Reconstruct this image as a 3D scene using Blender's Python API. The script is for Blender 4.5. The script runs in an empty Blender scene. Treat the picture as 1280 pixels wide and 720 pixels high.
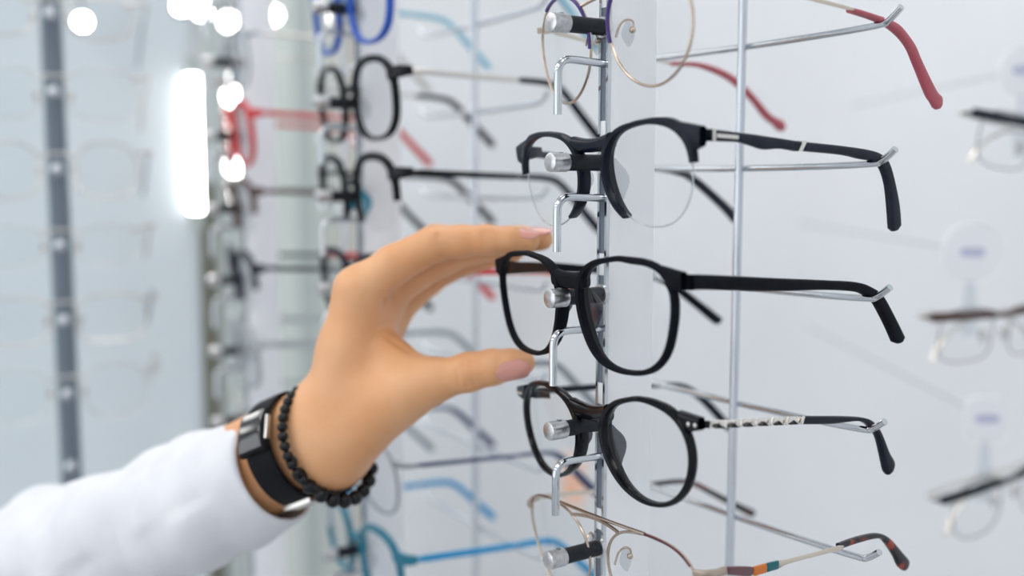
import bpy, bmesh, math, random
import numpy as np
from mathutils import Matrix, Vector
random.seed(4)
rng = np.random.RandomState(7)
COL = bpy.context.scene.collection
S = 0.001                                   # everything below is in millimetres

# ------------------------------------------------------------------ survey of the place
# camera pose; rack frame: x along the fronts of the glasses, y along their temples, z up
F, YAW, PIT, ROL = 1313.68, .6029, .1076, .0009
CP = np.array([336.2, -276.33, 68.53])
_f = np.array([-math.cos(YAW)*math.cos(PIT), math.sin(YAW)*math.cos(PIT), -math.sin(PIT)])
_r = np.cross(_f, [0, 0, 1]); _r /= np.linalg.norm(_r); _u = np.cross(_r, _f)
_c, _s = math.cos(ROL), math.sin(ROL)
RM = np.array([_r*_c+_u*_s, _u*_c-_r*_s, _f])
def ray(x, y): return np.array([(x-640)/F, -(y-360)/F, 1.0]) @ RM
def W(x, y, d): return CP + ray(x, y)*d
def on(x, y, ax, val):
    d = ray(x, y); return CP + d*((val-CP[ax])/d[ax])
def camvec(a, b, c): return np.array([a, b, c], float) @ RM     # right, up, forward
def rot(yaw, pan, roll):
    cy, sy = math.cos(yaw), math.sin(yaw); cp, sp = math.cos(pan), math.sin(pan); cr, sr = math.cos(roll), math.sin(roll)
    return (np.array([[cy, -sy, 0], [sy, cy, 0], [0, 0, 1]]) @ np.array([[cr, 0, sr], [0, 1, 0], [-sr, 0, cr]])
            @ np.array([[1, 0, 0], [0, cp, -sp], [0, sp, cp]]))
def frontpt(x, y, pose):                    # ray -> curved front surface of a pair of glasses (local)
    M = rot(*pose[3:6]); o = (CP-np.array(pose[:3])) @ M; d = ray(x, y) @ M; k = pose[6]
    a = -k*d[0]**2; b = d[1]-2*k*o[0]*d[0]; c = o[1]-k*o[0]**2
    t = (-b+math.copysign(math.sqrt(max(b*b-4*a*c, 0)), b))/(2*a)
    return o+d*t

# ------------------------------------------------------------------ materials
def mat(name, col, rough=.5, metal=0., **kw):
    m = bpy.data.materials.new(name); m.use_nodes = True
    b = m.node_tree.nodes['Principled BSDF']
    b.inputs['Base Color'].default_value = (*col, 1); b.inputs['Roughness'].default_value = rough
    b.inputs['Metallic'].default_value = metal
    for k, v in kw.items(): b.inputs[k.replace('_', ' ')].default_value = v
    return m
def noisy(m, c1, c2, scale, rough_var=0., bump=0., detail=3., bscale=None):
    nt = m.node_tree; b = nt.nodes['Principled BSDF']
    tc = nt.nodes.new('ShaderNodeTexCoord'); n = nt.nodes.new('ShaderNodeTexNoise')
    n.inputs['Scale'].default_value = scale; n.inputs['Detail'].default_value = detail
    nt.links.new(tc.outputs['Object'], n.inputs['Vector'])
    r = nt.nodes.new('ShaderNodeValToRGB'); r.color_ramp.elements[0].color = (*c1, 1); r.color_ramp.elements[1].color = (*c2, 1)
    r.color_ramp.elements[0].position = .35; r.color_ramp.elements[1].position = .65
    nt.links.new(n.outputs['Fac'], r.inputs['Fac']); nt.links.new(r.outputs['Color'], b.inputs['Base Color'])
    if bump:
        n2 = nt.nodes.new('ShaderNodeTexNoise'); n2.inputs['Scale'].default_value = bscale or scale*4
        nt.links.new(tc.outputs['Object'], n2.inputs['Vector'])
        bp = nt.nodes.new('ShaderNodeBump'); bp.inputs['Strength'].default_value = bump; bp.inputs['Distance'].default_value = .0005
        nt.links.new(n2.outputs['Fac'], bp.inputs['Height']); nt.links.new(bp.outputs['Normal'], b.inputs['Normal'])
    return m
def emit(name, col, s):
    m = bpy.data.materials.new(name); m.use_nodes = True; nt = m.node_tree; nt.nodes.clear()
    e = nt.nodes.new('ShaderNodeEmission'); e.inputs[0].default_value = (*col, 1); e.inputs[1].default_value = s
    o = nt.nodes.new('ShaderNodeOutputMaterial'); nt.links.new(e.outputs[0], o.inputs[0]); return m
def lensmat(name, tint=(1, 1, 1), refl=1.0):
    m = bpy.data.materials.new(name); m.use_nodes = True; nt = m.node_tree; nt.nodes.clear()
    t = nt.nodes.new('ShaderNodeBsdfTransparent'); t.inputs[0].default_value = (*tint, 1)
    g = nt.nodes.new('ShaderNodeBsdfGlossy'); g.inputs['Roughness'].default_value = .03
    fr = nt.nodes.new('ShaderNodeFresnel'); fr.inputs[0].default_value = 1.42
    mu = nt.nodes.new('ShaderNodeMath'); mu.operation = 'MULTIPLY'; mu.inputs[1].default_value = refl
    mx = nt.nodes.new('ShaderNodeMixShader'); o = nt.nodes.new('ShaderNodeOutputMaterial')
    ge = nt.nodes.new('ShaderNodeNewGeometry'); inv = nt.nodes.new('ShaderNodeMath'); inv.operation = 'SUBTRACT'; inv.inputs[0].default_value = 1
    m2 = nt.nodes.new('ShaderNodeMath'); m2.operation = 'MULTIPLY'
    nt.links.new(ge.outputs['Backfacing'], inv.inputs[1]); nt.links.new(fr.outputs[0], mu.inputs[0])
    nt.links.new(mu.outputs[0], m2.inputs[0]); nt.links.new(inv.outputs[0], m2.inputs[1]); nt.links.new(m2.outputs[0], mx.inputs[0])
    nt.links.new(t.outputs[0], mx.inputs[1]); nt.links.new(g.outputs[0], mx.inputs[2]); nt.links.new(mx.outputs[0], o.inputs[0])
    return m
M = {}
M['matte_black'] = noisy(mat('matte_black', (.006, .007, .010), .55, Specular_IOR_Level=.1), (.0025, .0035, .006), (.004, .0055, .009), 300)
M['gloss_black'] = mat('gloss_black', (.003, .004, .006), .12, Specular_IOR_Level=.25)
M['navy_black'] = mat('navy_black', (.005, .008, .018), .25, Specular_IOR_Level=.22)
M['slate'] = noisy(mat('slate', (.03, .037, .055), .42, Specular_IOR_Level=.2), (.010, .013, .024), (.015, .019, .032), 200)
M['chrome'] = mat('chrome', (.62, .65, .68), .1, 1.)
M['rod_steel'] = mat('rod_steel', (.66, .69, .74), .25, 1.)
M['satin'] = noisy(mat('satin_steel', (.62, .62, .62), .28, 1.), (.55, .55, .56), (.72, .72, .72), 500)
M['silver'] = mat('silver', (.78, .75, .7), .25, 1.)
M['gold'] = mat('pale_gold', (.68, .6, .5), .25, 1.)
M['rosegold'] = mat('rose_gold', (.58, .47, .38), .25, 1.)
M['rubber'] = noisy(mat('rubber', (.018, .02, .028), .5, Specular_IOR_Level=.3), (.007, .009, .013), (.013, .016, .022), 400)
M['post'] = noisy(mat('post_white', (.9, .9, .93), .35), (.89, .90, .94), (.91, .92, .95), 40)
M['post_grey'] = mat('post_grey', (.2, .23, .28), .35, .6)
M['lens'] = lensmat('clear_lens', (.985, .99, .99), .9)
M['lens_edge'] = mat('lens_edge', (.75, .77, .8), .1, 0., Transmission_Weight=.8)
M['pad'] = lensmat('nose_pad_silicone', (.86, .87, .88), 1.5)
M['pad_dark'] = lensmat('smoked_nose_pad', (.33, .33, .36), 1.5)
M['pink'] = noisy(mat('dusty_pink', (.42, .085, .11), .42), (.40, .075, .10), (.45, .095, .12), 120)
M['purple'] = mat('purple_enamel', (.07, .045, .22), .3)
M['maroon'] = mat('maroon_enamel', (.09, .012, .02), .3)
M['orange'] = mat('orange_enamel', (.62, .17, .02), .35)
M['teal'] = mat('teal_enamel', (.0, .12, .14), .35)
M['red'] = mat('red_plastic', (.62, .02, .02), .35)
M['azure'] = mat('azure_plastic', (.0, .3, .62), .35)
M['skyblue'] = mat('sky_plastic', (.30, .58, .72), .35)
M['cobalt'] = mat('cobalt_plastic', (.02, .10, .5), .3)
M['petrol'] = mat('petrol_plastic', (.01, .2, .3), .3)
M['navy'] = mat('navy_plastic', (.012, .03, .12), .3)
M['grey_plastic'] = mat('grey_plastic', (.28, .32, .36), .35)
M['smoke'] = mat('smoke_plastic', (.5, .53, .56), .3, 0., Transmission_Weight=.3)
M['brown'] = mat('brown_plastic', (.07, .03, .025), .35)
def tort():
    m = noisy(mat('tortoiseshell', (.1, .03, .02), .25), (.010, .008, .012), (.30, .045, .018), 120, detail=1)
    m.node_tree.nodes['Color Ramp'].color_ramp.elements[0].position = .54
    m.node_tree.nodes['Color Ramp'].color_ramp.elements[1].position = .68
    return m
M['tortoise'] = tort()
# skin: warm tan, gently mottled, soft subsurface
sk = mat('skin', (.6, .36, .22), .42, 0., Subsurface_Weight=0.0, Subsurface_Scale=.004)
sk.node_tree.nodes['Principled BSDF'].inputs['Subsurface Radius'].default_value = (1., .4, .2)
M['skin'] = noisy(sk, (.72, .345, .155), (.78, .42, .215), 30, bump=.25, bscale=700, detail=4)
M['nail'] = mat('nail', (.72, .33, .27), .18, 0., Coat_Weight=.6)
M['cloth'] = noisy(mat('white_cotton', (.84, .85, .88), .8), (.74, .75, .80), (.79, .80, .84), 60, bump=.5, bscale=2500)
M['watch_black'] = mat('watch_black', (.004, .004, .007), .5, 0., Specular_IOR_Level=.15)
M['watch_glass'] = mat('watch_glass', (.02, .018, .02), .08, 0., Coat_Weight=1.)
M['bead'] = mat('onyx_bead', (.003, .003, .005), .1, 0., Specular_IOR_Level=.35)
M['wall'] = noisy(mat('painted_wall', (.74, .76, .79), .6), (.72, .74, .77), (.76, .78, .81), 3.)
M['ceiling'] = mat('ceiling_white', (.85, .85, .85), .8)
M['floor'] = noisy(mat('floor_tile', (.45, .45, .45), .35), (.36, .37, .38), (.48, .48, .48), 4)
M['bluepanel'] = noisy(mat('pale_blue_board', (.56, .65, .70), .8), (.62, .69, .73), (.68, .73, .76), 2)
M['greenglass'] = noisy(mat('pale_green_wall', (.62, .68, .64), .3), (.58, .65, .61), (.68, .73, .70), 1.2)
M['stand_grey'] = mat('stand_grey', (.20, .25, .29), .4, .3)
M['cream'] = mat('cream_board', (.82, .80, .74), .5)
M['olive'] = mat('olive_trim', (.16, .16, .12), .5)
M['greypaint'] = mat('grey_paint', (.50, .55, .54), .45)
M['paper'] = mat('white_paper', (.85, .86, .9), .5)
M['ink'] = mat('blue_ink', (.5, .52, .68), .5)
M['peach'] = mat('peach_print', (.9, .42, .2), .6)
M['peachlight'] = mat('peach_light', (.92, .68, .58), .6)
M['clearplastic'] = lensmat('clear_plastic', (.9, .92, .94), 1.5)
M['fill_glow'] = emit('fill_glow', (.9, .95, 1.), 1.7)  # glow of the pane added on the front wall as fill light
M['added_panel_light'] = emit('added_panel_light', (1., .99, .98), 4.8)  # glow of the added, unseen ceiling panels
M['lamp_light'] = emit('lamp_light', (1., .98, .95), 22.)
M['lamp_body'] = mat('lamp_body', (.1, .1, .13), .4, .5)

# ------------------------------------------------------------------ mesh helpers
class MB:
    def __init__(s): s.v = []; s.f = []; s.mi = []; s.m = 0
    def add(s, vs, fs):
        o = len(s.v); s.v += [tuple(map(float, p)) for p in vs]
        s.f += [tuple(i+o for i in f) for f in fs]; s.mi += [s.m]*len(fs)
    def rings(s, R, closed=False, cap=True):
        n = len(R[0]); m = len(R); vs = [p for r in R for p in r]; fs = []
        for i in range(m if closed else m-1):
            a = i*n; b = ((i+1) % m)*n
            for j in range(n):
                k = (j+1) % n; fs.append((a+j, a+k, b+k, b+j))
        if cap and not closed:
            fs.append(tuple(range(n))[::-1]); fs.append(tuple(range((m-1)*n, m*n)))
        s.add(vs, fs)
    def tube(s, pts, r, n=12, closed=False, cap=True):
        P = [np.array(p, float) for p in pts]; m = len(P)
        rr = r if hasattr(r, '__len__') else [r]*m
        R = []; up = None
        for i in range(m):
            a = P[i-1] if (i > 0 or closed) else P[i]; b = P[(i+1) % m] if (i < m-1 or closed) else P[i]
            t = b-a; t /= np.linalg.norm(t)+1e-12
            if up is None:
                up = np.array([0, 0, 1.]) if abs(t[2]) < .9 else np.array([1., 0, 0])
            x = up-t*np.dot(up, t); x /= np.linalg.norm(x)+1e-12; y = np.cross(t, x); up = x
            R.append([P[i]+rr[i]*(math.cos(q)*x+math.sin(q)*y) for q in np.linspace(0, 2*math.pi, n, endpoint=False)])
        s.rings(R, closed, cap)
    def loft(s, secs, n=4.0, seg=16, closed=False):          # secs: (centre, half-height vec, half-width vec)
        R = []
        for c, h, w in secs:
            c, h, w = map(lambda a: np.array(a, float), (c, h, w)); ring = []
            for q in np.linspace(0, 2*math.pi, seg, endpoint=False):
                a, b = math.cos(q), math.sin(q)
                ring.append(c+h*math.copysign(abs(a)**(2/n), a)+w*math.copysign(abs(b)**(2/n), b))
            R.append(ring)
        s.rings(R, closed)
    def box(s, lo, hi):
        x0, y0, z0 = lo; x1, y1, z1 = hi
        s.add([(x0, y0, z0), (x1, y0, z0), (x1, y1, z0), (x0, y1, z0), (x0, y0, z1), (x1, y0, z1), (x1, y1, z1), (x0, y1, z1)],
              [(0, 3, 2, 1), (4, 5, 6, 7), (0, 1, 5, 4), (1, 2, 6, 5), (2, 3, 7, 6), (3, 0, 4, 7)])
    def ball(s, c, r, n=12, sc=(1, 1, 1)):
        c = np.array(c, float); vs = []; fs = []; m = n//2
        for i in range(1, m):
            for j in range(n):
                a = math.pi*i/m; b = 2*math.pi*j/n
                vs.append(c+r*np.array([math.sin(a)*math.cos(b)*sc[0], math.sin(a)*math.sin(b)*sc[1], math.cos(a)*sc[2]]))
        vs += [c+[0, 0, r*sc[2]], c-[0, 0, r*sc[2]]]
        for i in range(m-2):
            for j in range(n): k = (j+1) % n; fs.append((i*n+j, (i+1)*n+j, (i+1)*n+k, i*n+k))
        T = (m-1)*n
        for j in range(n): k = (j+1) % n; fs.append((T, j, k)); fs.append((T+1, (m-2)*n+k, (m-2)*n+j))
        s.add(vs, fs)
    def build(s, name, mats, parent=None, Ml=None, smooth=True, angle=40, bevel=0):
        """vertices are in mm; in parent's local frame if Ml is None, else world points taken into the parent's frame"""
        v = np.array(s.v)
        if Ml is not None: v = (v-Ml[:3, 3]) @ Ml[:3, :3]
        me = bpy.data.meshes.new(name); me.from_pydata((v*S).tolist(), [], s.f)
        ms = mats if isinstance(mats, (list, tuple)) else [mats]
        for m in ms: me.materials.append(m)
        for p, i in zip(me.polygons, s.mi): p.material_index = i
        bm = bmesh.new(); bm.from_mesh(me); bmesh.ops.recalc_face_normals(bm, faces=bm.faces); bm.to_mesh(me); bm.free()
        if smooth: me.shade_smooth(); me.set_sharp_from_angle(angle=math.radians(angle))
        o = bpy.data.objects.new(name, me); COL.objects.link(o)
        if parent is not None: o.parent = parent
        if bevel:
            b = o.modifiers.new('bevel', 'BEVEL'); b.width = bevel*S; b.segments = 2; b.limit_method = 'ANGLE'
        return o
def tag(o, label, cat, group=None, kind=None):
    o['label'] = label; o['category'] = cat
    if group: o['group'] = group
    if kind: o['kind'] = kind
    return o
def struct(o): o['kind'] = 'structure'; return o
def mat4(loc, R3=np.eye(3)):
    m = np.eye(4); m[:3, :3] = R3; m[:3, 3] = loc; return m
def empty(name, Ml):
    o = bpy.data.objects.new(name, None); COL.objects.link(o); o.empty_display_size = .01
    B = Ml.copy(); B[:3, 3] *= S; o.matrix_world = Matrix(B.tolist()); return o
def smoothpath(pts, n=8):
    P = np.array(pts, float); out = []
    for i in range(len(P)-1):
        p0 = P[max(i-1, 0)]; p1 = P[i]; p2 = P[i+1]; p3 = P[min(i+2, len(P)-1)]
        for t in np.linspace(0, 1, n, endpoint=False):
            out.append(.5*((2*p1)+(-p0+p2)*t+(2*p0-5*p1+4*p2-p3)*t*t+(-p0+3*p1-3*p2+p3)*t**3))
    out.append(P[-1]); return np.array(out)

# ------------------------------------------------------------------ glasses
def four(c, th):
    r = c[0]
    for k in range(1, (len(c)-1)//2+1): r = r+c[2*k-1]*math.cos(k*th)+c[2*k]*math.sin(k*th)
    return r
def sup(a, b, n, lo=0.):          # rounded lens shape as a polar function
    def f(th):
        c, s = abs(math.cos(th)), abs(math.sin(th)); r = ((c/a)**n+(s/b)**n)**(-1/n)
        return r*(1-lo*max(0, math.cos(th))*max(0, -math.sin(th))) if lo else r
    return f
class Glasses:
    def __init__(s, pose, label, group=None, name='eyeglasses'):
        s.pose = pose; s.k = pose[6]; s.M = mat4(pose[:3], rot(*pose[3:6])); s.root = empty(name, s.M)
        tag(s.root, label, 'eyeglasses', group)
    def loc(s, w): return (np.array(w)-s.M[:3, 3]) @ s.M[:3, :3]
    def rim(s, mb, fin, fout, cx, cz, side, y0=0., y1=4., th=None, N=96):
        """acetate ring between two polar curves, rounded section; th = (t0,t1) for a partial ring"""
        if th is None: T = np.linspace(0, 2*math.pi, N, endpoint=False); closed = True
        else: T = np.linspace(th[0], th[1], N); closed = False
        R = []
        for t in T:
            a = fin(t); b = fout(t); ring = []
            for (u, y) in ((0, .25), (0, .75), (.12, 1), (.88, 1), (1, .8), (1, .25), (.8, 0), (.22, 0)):
                r = a+(b-a)*u; X = cx+r*math.cos(t); Z = cz+r*math.sin(t)
                ring.append((side*X, s.k*X*X+y0+((y1(t) if callable(y1) else y1)-y0)*y, Z))
            R.append(ring)
        mb.rings(R, closed)
    def wire(s, mb, f, cx, cz, side, r, y=1.5, th=None, N=96):
        T = np.linspace(0, 2*math.pi, N, endpoint=False) if th is None else np.linspace(th[0], th[1], N)
        pts = []
        for t in T:
            X = cx+f(t)*math.cos(t); pts.append((side*X, s.k*X*X+y, cz+f(t)*math.sin(t)))
        mb.tube(pts, r, 8, closed=th is None)
    def lens(s, f, cx, cz, side, y=1.6, th=1.2, mat_=None, extra=.3, N=64):
        mb = MB(); R = []
        for yy in (0, th):
            for fr in ((1, .66, .33) if yy == 0 else (.33, .66, 1)):
                ring = []
                for t in np.linspace(0, 2*math.pi, N, endpoint=False):
                    r = (f(t)+extra)*fr; X = cx+r*math.cos(t)
                    ring.append((side*X, s.k*X*X+y+yy, cz+r*math.sin(t)))
                R.append(ring)
        # outer->inner (front) then inner->outer (back): close centre by caps at the fold
        front, backr = R[:3], R[3:]
        n = N; vs = [p for r in front for p in r]; fs = []
        for i in range(2):
            for j in range(n): k = (j+1) % n; fs.append((i*n+j, i*n+k, (i+1)*n+k, (i+1)*n+j))
        fs.append(tuple(range(2*n, 3*n)))
        o = 3*n; vs += [p for r in backr for p in r]
        for i in range(2):
            for j in range(n): k = (j+1) % n; fs.append((o+i*n+j, o+i*n+k, o+(i+1)*n+k, o+(i+1)*n+j))
        fs.append(tuple(range(o, o+n))[::-1])
        for j in range(n): k = (j+1) % n; fs.append((j, k, o+2*n+k, o+2*n+j))
        mb.add(vs, fs)
        return mb.build('lens', mat_ or M['lens'], s.root, angle=60)
    def pads(s, cx, cz, w=9.5, z=-7., wire=False, m=None):
        for side in (1, -1):
            mb = MB()
            if not wire:         # moulded pad: a soft wedge behind the nasal rim
                secs = []
                for t in np.linspace(0, 1, 9):
                    h = math.sin(math.pi*min(max(t, .04), .96))
                    zz = cz+z+8-16*t; x = w+1.5*t*t*2
                    secs.append(((side*(x+1-.5*h), 4+3.2*h, zz), (0, 3.0*h+.2, 0), (side*(.9*h+.1), 0, 0)))
                mb.loft(secs, 2.2, 12); mb.build('nose_pad', m or M['pad'], s.root)
            else:
                mb.loft([((side*(w+1.5+.2*q*q), 7.2+.3*q, cz+z+q*4.6), (0, 3.2*math.cos(q*1.3), .1), (side*.7, 0, 0)) for q in np.linspace(-1.1, 1.1, 9)], 2.2, 12)
                p = mb.build('nose_pad', M['pad'], s.root)
                mb = MB()
                mb.tube(smoothpath([(side*(w+1.2), 1.6, cz+z-1), (side*(w+1.6), 4, cz+z+3.6), (side*(w+2.6), 7, cz+z+5.2), (side*(w+3.6), 8.6, cz+z+4), (side*(w+3.2), 8.8, cz+z+1.6)], 6), .45, 6)
                mb.ball((side*(w+2.8), 8.6, cz+z+1), 1.35, 10)
                mb.build('pad_arm', M['rosegold'], s.root)
    def temple(s, pairs, x0, x1, th, m, name='temple_arm', side=1, n=3.2, fine=5, inset=0):
        """pairs: (top px, bottom px) seen on the plane x -> a solid arm of thickness th"""
        P = []
        L = len(pairs)
        tops = []; bots = []
        for i, (a, b) in enumerate(pairs):
            x = x0+(x1-x0)*i/(L-1); tops.append(s.loc(on(a[0], a[1], 0, x))); bots.append(s.loc(on(b[0], b[1], 0, x)))
        T = smoothpath(tops, fine); B = smoothpath(bots, fine); secs = []
        wd = s.M[:3, :3].T @ np.array([1., 0, 0])
        for t, b in zip(T, B):
            c = (t+b)/2-side*wd*(th/2+inset); secs.append((c, (t-b)/2, wd*th/2))
        secs = [(secs[0][0], secs[0][1], secs[0][2])]+secs[1:]
        e = secs[-1]; q = secs[-2]; dv = e[0]-q[0]; dv /= np.linalg.norm(dv)+1e-9
        secs.append((e[0]+dv*np.linalg.norm(e[1])*.45, e[1]*.5, e[2]*.6))
        mb = MB(); mb.loft(secs, n, 14); return mb.build(name, m, s.root)
    def temple_path(s, pts, hh, th, m, name='temple_arm', n=3.2, fine=5, world=False):
        """centre-line points (local) with half-heights"""
        if world: pts = [s.loc(p) for p in pts]
        C = smoothpath([list(p)+[h] for p, h in zip(pts, hh)], fine); secs = []
        for i in range(len(C)):
            a = C[max(i-1, 0)][:3]; b = C[min(i+1, len(C)-1)][:3]; t = b-a; t /= np.linalg.norm(t)
            w = np.array([1., 0, 0]); w -= t*np.dot(w, t); w /= np.linalg.norm(w); h = np.cross(t, w)
            sc = .6 if i in (0, len(C)-1) else 1
            secs.append((C[i][:3], h*C[i][3]*sc, w*th/2*sc))
        mb = MB(); mb.loft(secs, n, 12); return mb.build(name, m, s.root)

def C2(*L): return lambda th: four(L, th)

# --- row 3: the matte black pair held between finger and thumb
P3 = (2.8059, -21.0204, 26.7512, -0.058, 0.0667, -0.0316, 0.0013)
in3 = C2(22.762, -0.127, -5.941, 2.152, 0.142, -0.036, 0.735, -0.005, 0.129, -0.104, 0.662)
def thick(up=2.9):
    xs = [0, 20, 42, 60, 85, 115, 140, 165, 190, 220, 250, 275, 300, 320, 340, 360]
    ys = [2.5, 2.8, up, 2.9, 2.1, 2.2, 2.8, 3.4, 3.4, 2.8, 2.0, 1.9, 2.3, 2.5, 2.5, 2.5]
    return lambda t: np.interp(math.degrees(t) % 360, xs, ys)
tk = thick()
out3 = lambda t: in3(t)+tk(t)
def ydepth(base=3., extra=2.6, c=3.4, w=.75):
    return lambda t: base+extra*math.exp(-(((t % (2*math.pi))-c)/w)**2)
g = Glasses(P3, 'matte black rectangular full-rim eyeglasses held between the thumb and fingers')
g3 = g
mb = MB()
for sd in (1, -1): g.rim(mb, in3, out3, 34.03, -6.44, sd, 0, ydepth())
def zl(g, x, y): return frontpt(x, y, g.pose)
def endpiece(mb, g, pairs, hinge_top, hinge_bot, xw, th=4.6):
    """solid lug from the rim to the hinge, mirrored for the other side"""
    L = []
    for a, b in pairs:
        t = zl(g, *a); bb = zl(g, *b); L.append((t, bb, t[1]))
    ht = g.loc(on(hinge_top[0], hinge_top[1], 0, xw)); hb = g.loc(on(hinge_bot[0], hinge_bot[1], 0, xw))
    for sd in (1, -1):
        secs = []
        for t, b, y in L:
            c = (t+b)/2+np.array([0, th/2, 0]); secs.append((c, (t-b)/2, np.array([0, th/2, 0])))
        t, b = ht, hb; c = (t+b)/2+np.array([-2.2, 0, 0]); lc = secs[-1][0]
        mid = np.array([c[0], (lc[1]+c[1])/2-1.0, (lc[2]+c[2])/2])
        secs.append((mid-np.array([1., 0, 0]), (secs[-1][1]*.35+(t-b)/2*.65), np.array([-1.5, 1.5, 0])))
        secs.append((c, (t-b)/2, np.array([-1.9, 0, 0])))
        out = []
        for c, h, w in secs:
            m = np.array([sd, 1, 1]); out.append((c*m, h*m, w*m))
        mb.loft(out, 4, 14)
    return ht, hb
endpiece(mb, g, [((822, 332.5), (827, 350)), ((836, 336.5), (838, 364)), ((850, 340.5), (850, 365))], (870, 343.7), (870, 363.7), 67, 3.4)
def bridge(mb, g, cx, cz, rin, z, h0, h1, y0=.6, y1=3.9, arch=1.5, span=None):
    sp = span or (cx-rin)
    secs = []
    for X in np.linspace(-sp, sp, 13):
        q = X/sp; h = h0+(h1-h0)*q*q; zz = z-arch*q*q
        secs.append(((X, g.k*X*X+(y0+y1)/2+.4*(1-q*q), zz), (0, 0, h), (0, (y1-y0)/2, 0)))
    mb.loft(secs, 3, 14)
bridge(mb, g, 34.03, -6.44, 24.5, -.7, 3.4, 3.6, y0=.2, y1=4.6, arch=-1.0, span=11)
fr = mb.build('frame_front', M['matte_black'], g.root)
for sd in (1, -1): g.lens(in3, 34.03, -6.44, sd)
g.pads(34.03, -6.44, 9.2, -5, m=M['pad_dark'])
g.temple([((868, 343.6), (868, 364)), ((880, 343.5), (880, 362.8)), ((925, 345.5), (925, 363.8)), ((973.7, 348), (973.7, 364.7)), ((1036, 350.6), (1036, 363)),
          ((1074, 353), (1071, 365)), ((1092, 359), (1083, 369)), ((1106.5, 370), (1094, 376)), ((1120.6, 395), (1109.7, 404.4)), ((1133.8, 421.6), (1120, 428))], 68, 70, 3.6, M['matte_black'])
g.temple([((622, 328), (622, 345)), ((640, 327), (640, 342)), ((690, 328), (690, 340)), ((730, 331), (730, 341)), ((790, 334), (788, 344)), ((815, 341), (811, 349)), ((840, 352), (834, 359)), ((868, 373), (861, 380)), ((899, 397), (891, 405))],
         -66, -68, 3.4, M['matte_black'], side=-1)

# --- row 4: glossy black pantos with two rivets and a chequered metal temple
P4 = (5.7199, -17.0478, 3.3614, -0.0696, 0.0842, -0.0837, 0.0014)
in4 = C2(20.797, -0.391, -4.269, 1.823, -0.183, -0.287, 0.206, 0.27, 0.026, -0.033, 0.186)
tk4 = thick(3.7)
out4 = lambda t: in4(t)+tk4(t)
g = Glasses(P4, 'glossy black rounded eyeglasses with two silver rivets, on the row below the held pair')
g4 = g; mb = MB()
for sd in (1, -1): g.rim(mb, in4, out4, 34., -38.61, sd, 0, ydepth())
endpiece(mb, g, [((845, 514), (851, 530)), ((858, 518), (861, 541)), ((872, 522.8), (873, 539))], (888, 527), (888, 536), 66, 3.4)
bridge(mb, g, 34, -38.61, 22.5, -31.6, 3.2, 3.6, y0=.2, y1=5.2, arch=-1.4, span=12.5)
mb.build('frame_front', M['gloss_black'], g.root)
for sd in (1, -1): g.lens(in4, 34, -38.61, sd)
g.pads(34, -38.61, 10.5, -5, m=M['pad_dark'])
for i, px in enumerate(((859.7, 530.5), (868, 532))):
    p = zl(g, *px)
    for sd in (1, -1):
        mb = MB(); mb.ball((p[0]*sd, p[1]+.1, p[2]), .95, 12, (1, .5, 1)); mb.build('rivet', M['silver'], g.root)
t4 = g.temple([((888, 526.5), (888, 536)), ((925, 524.6), (925, 534)), ((965, 522.8), (965, 532)), ((1005, 521), (1005, 530.8))], 66.5, 68, 2.2, M['silver'], fine=3)
# dark triangles inlaid between the ribs of the metal part
mb = MB()
for i in range(6):
    xa = 892+i*18.6; xb = xa+11; ya = 533.6-i*.95
    P = [on(xa, ya+1.4, 0, 67.1), on(xb, ya+1.0, 0, 67.1), on((xa+xb)/2, ya-4.2, 0, 67.1)]
    Q = [p+np.array([-.4, 0, 0]) for p in P]; P = [p+np.array([1.05, 0, 0]) for p in P]
    mb.add(P+Q, [(0, 1, 2), (3, 5, 4), (0, 3, 4, 1), (1, 4, 5, 2), (2, 5, 3, 0)])
mb.build('triangle_inlay', M['gloss_black'], t4, g.M)
mb = MB()
for i in range(7):
    x = 888.5+i*19.2; y = 531-i*.9
    mb.tube([on(x-1.5, y+5, 0, 68.6), on(x+1.5, y-5.5, 0, 68.6)], .55, 6)
mb.build('rib', M['silver'], t4, g.M)
g.temple([((1004, 520.7), (1004, 531.3)), ((1042, 520.8), (1042, 530.6)), ((1060, 521), (1058, 528.6)), ((1080, 522.3), (1074, 527)), ((1091, 525.5), (1084, 530)), ((1099, 533), (1090.5, 536.5)), ((1105, 543.7), (1098.7, 547)), ((1114, 565.6), (1104, 568.7)), ((1121, 579), (1107.5, 586)), ((1118.5, 589), (1110, 592))],
         68, 70, 3.2, M['navy_black'], name='temple_tip')
g.temple([((652, 484), (652, 492)), ((700, 482), (700, 490)), ((780, 477), (780, 484)), ((812, 477.5), (812, 484)), ((848, 478), (846, 485)), ((868, 487), (862, 493)), ((889, 505), (883, 512)), ((913, 532), (906, 538))],
         -65, -68, 3.2, M['navy_black'], side=-1)

# --- row 2: dark half-rim pair
P2 = (6.0436, -16.8461, 108.6119, -0.06, 0.1049, -0.0346, 0.0012)
in2 = C2(20.786, -1.068, -4.607, 1.779, 0.097, -0.558, 0.268, 0.03, 0.115, -0.045, 0.184)
g = Glasses(P2, 'navy-black half-rim browline eyeglasses with clear lower lenses, on the row above the held pair')
g2 = g
def out2(t):
    d = math.degrees(t)
    xs = [-2, 12, 30, 48, 65, 90, 115, 140, 165, 190, 215, 232]
    ys = [2.6, 3.6, 4.6, 4.0, 2.9, 2.2, 2.3, 3.2, 3.4, 2.8, 2.2, 1.6]
    return in2(t)+np.interp(d, xs, ys)
mb = MB()
for sd in (1, -1): g.rim(mb, in2, out2, 33.99, -37.8, sd, 0, ydepth(), th=(math.radians(-2), math.radians(232)))
endpiece(mb, g, [((838, 151), (847, 168)), ((858, 154), (864, 190)), ((874, 157.5), (874, 184))], (891, 161), (891, 176), 66, 3.4)
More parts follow.
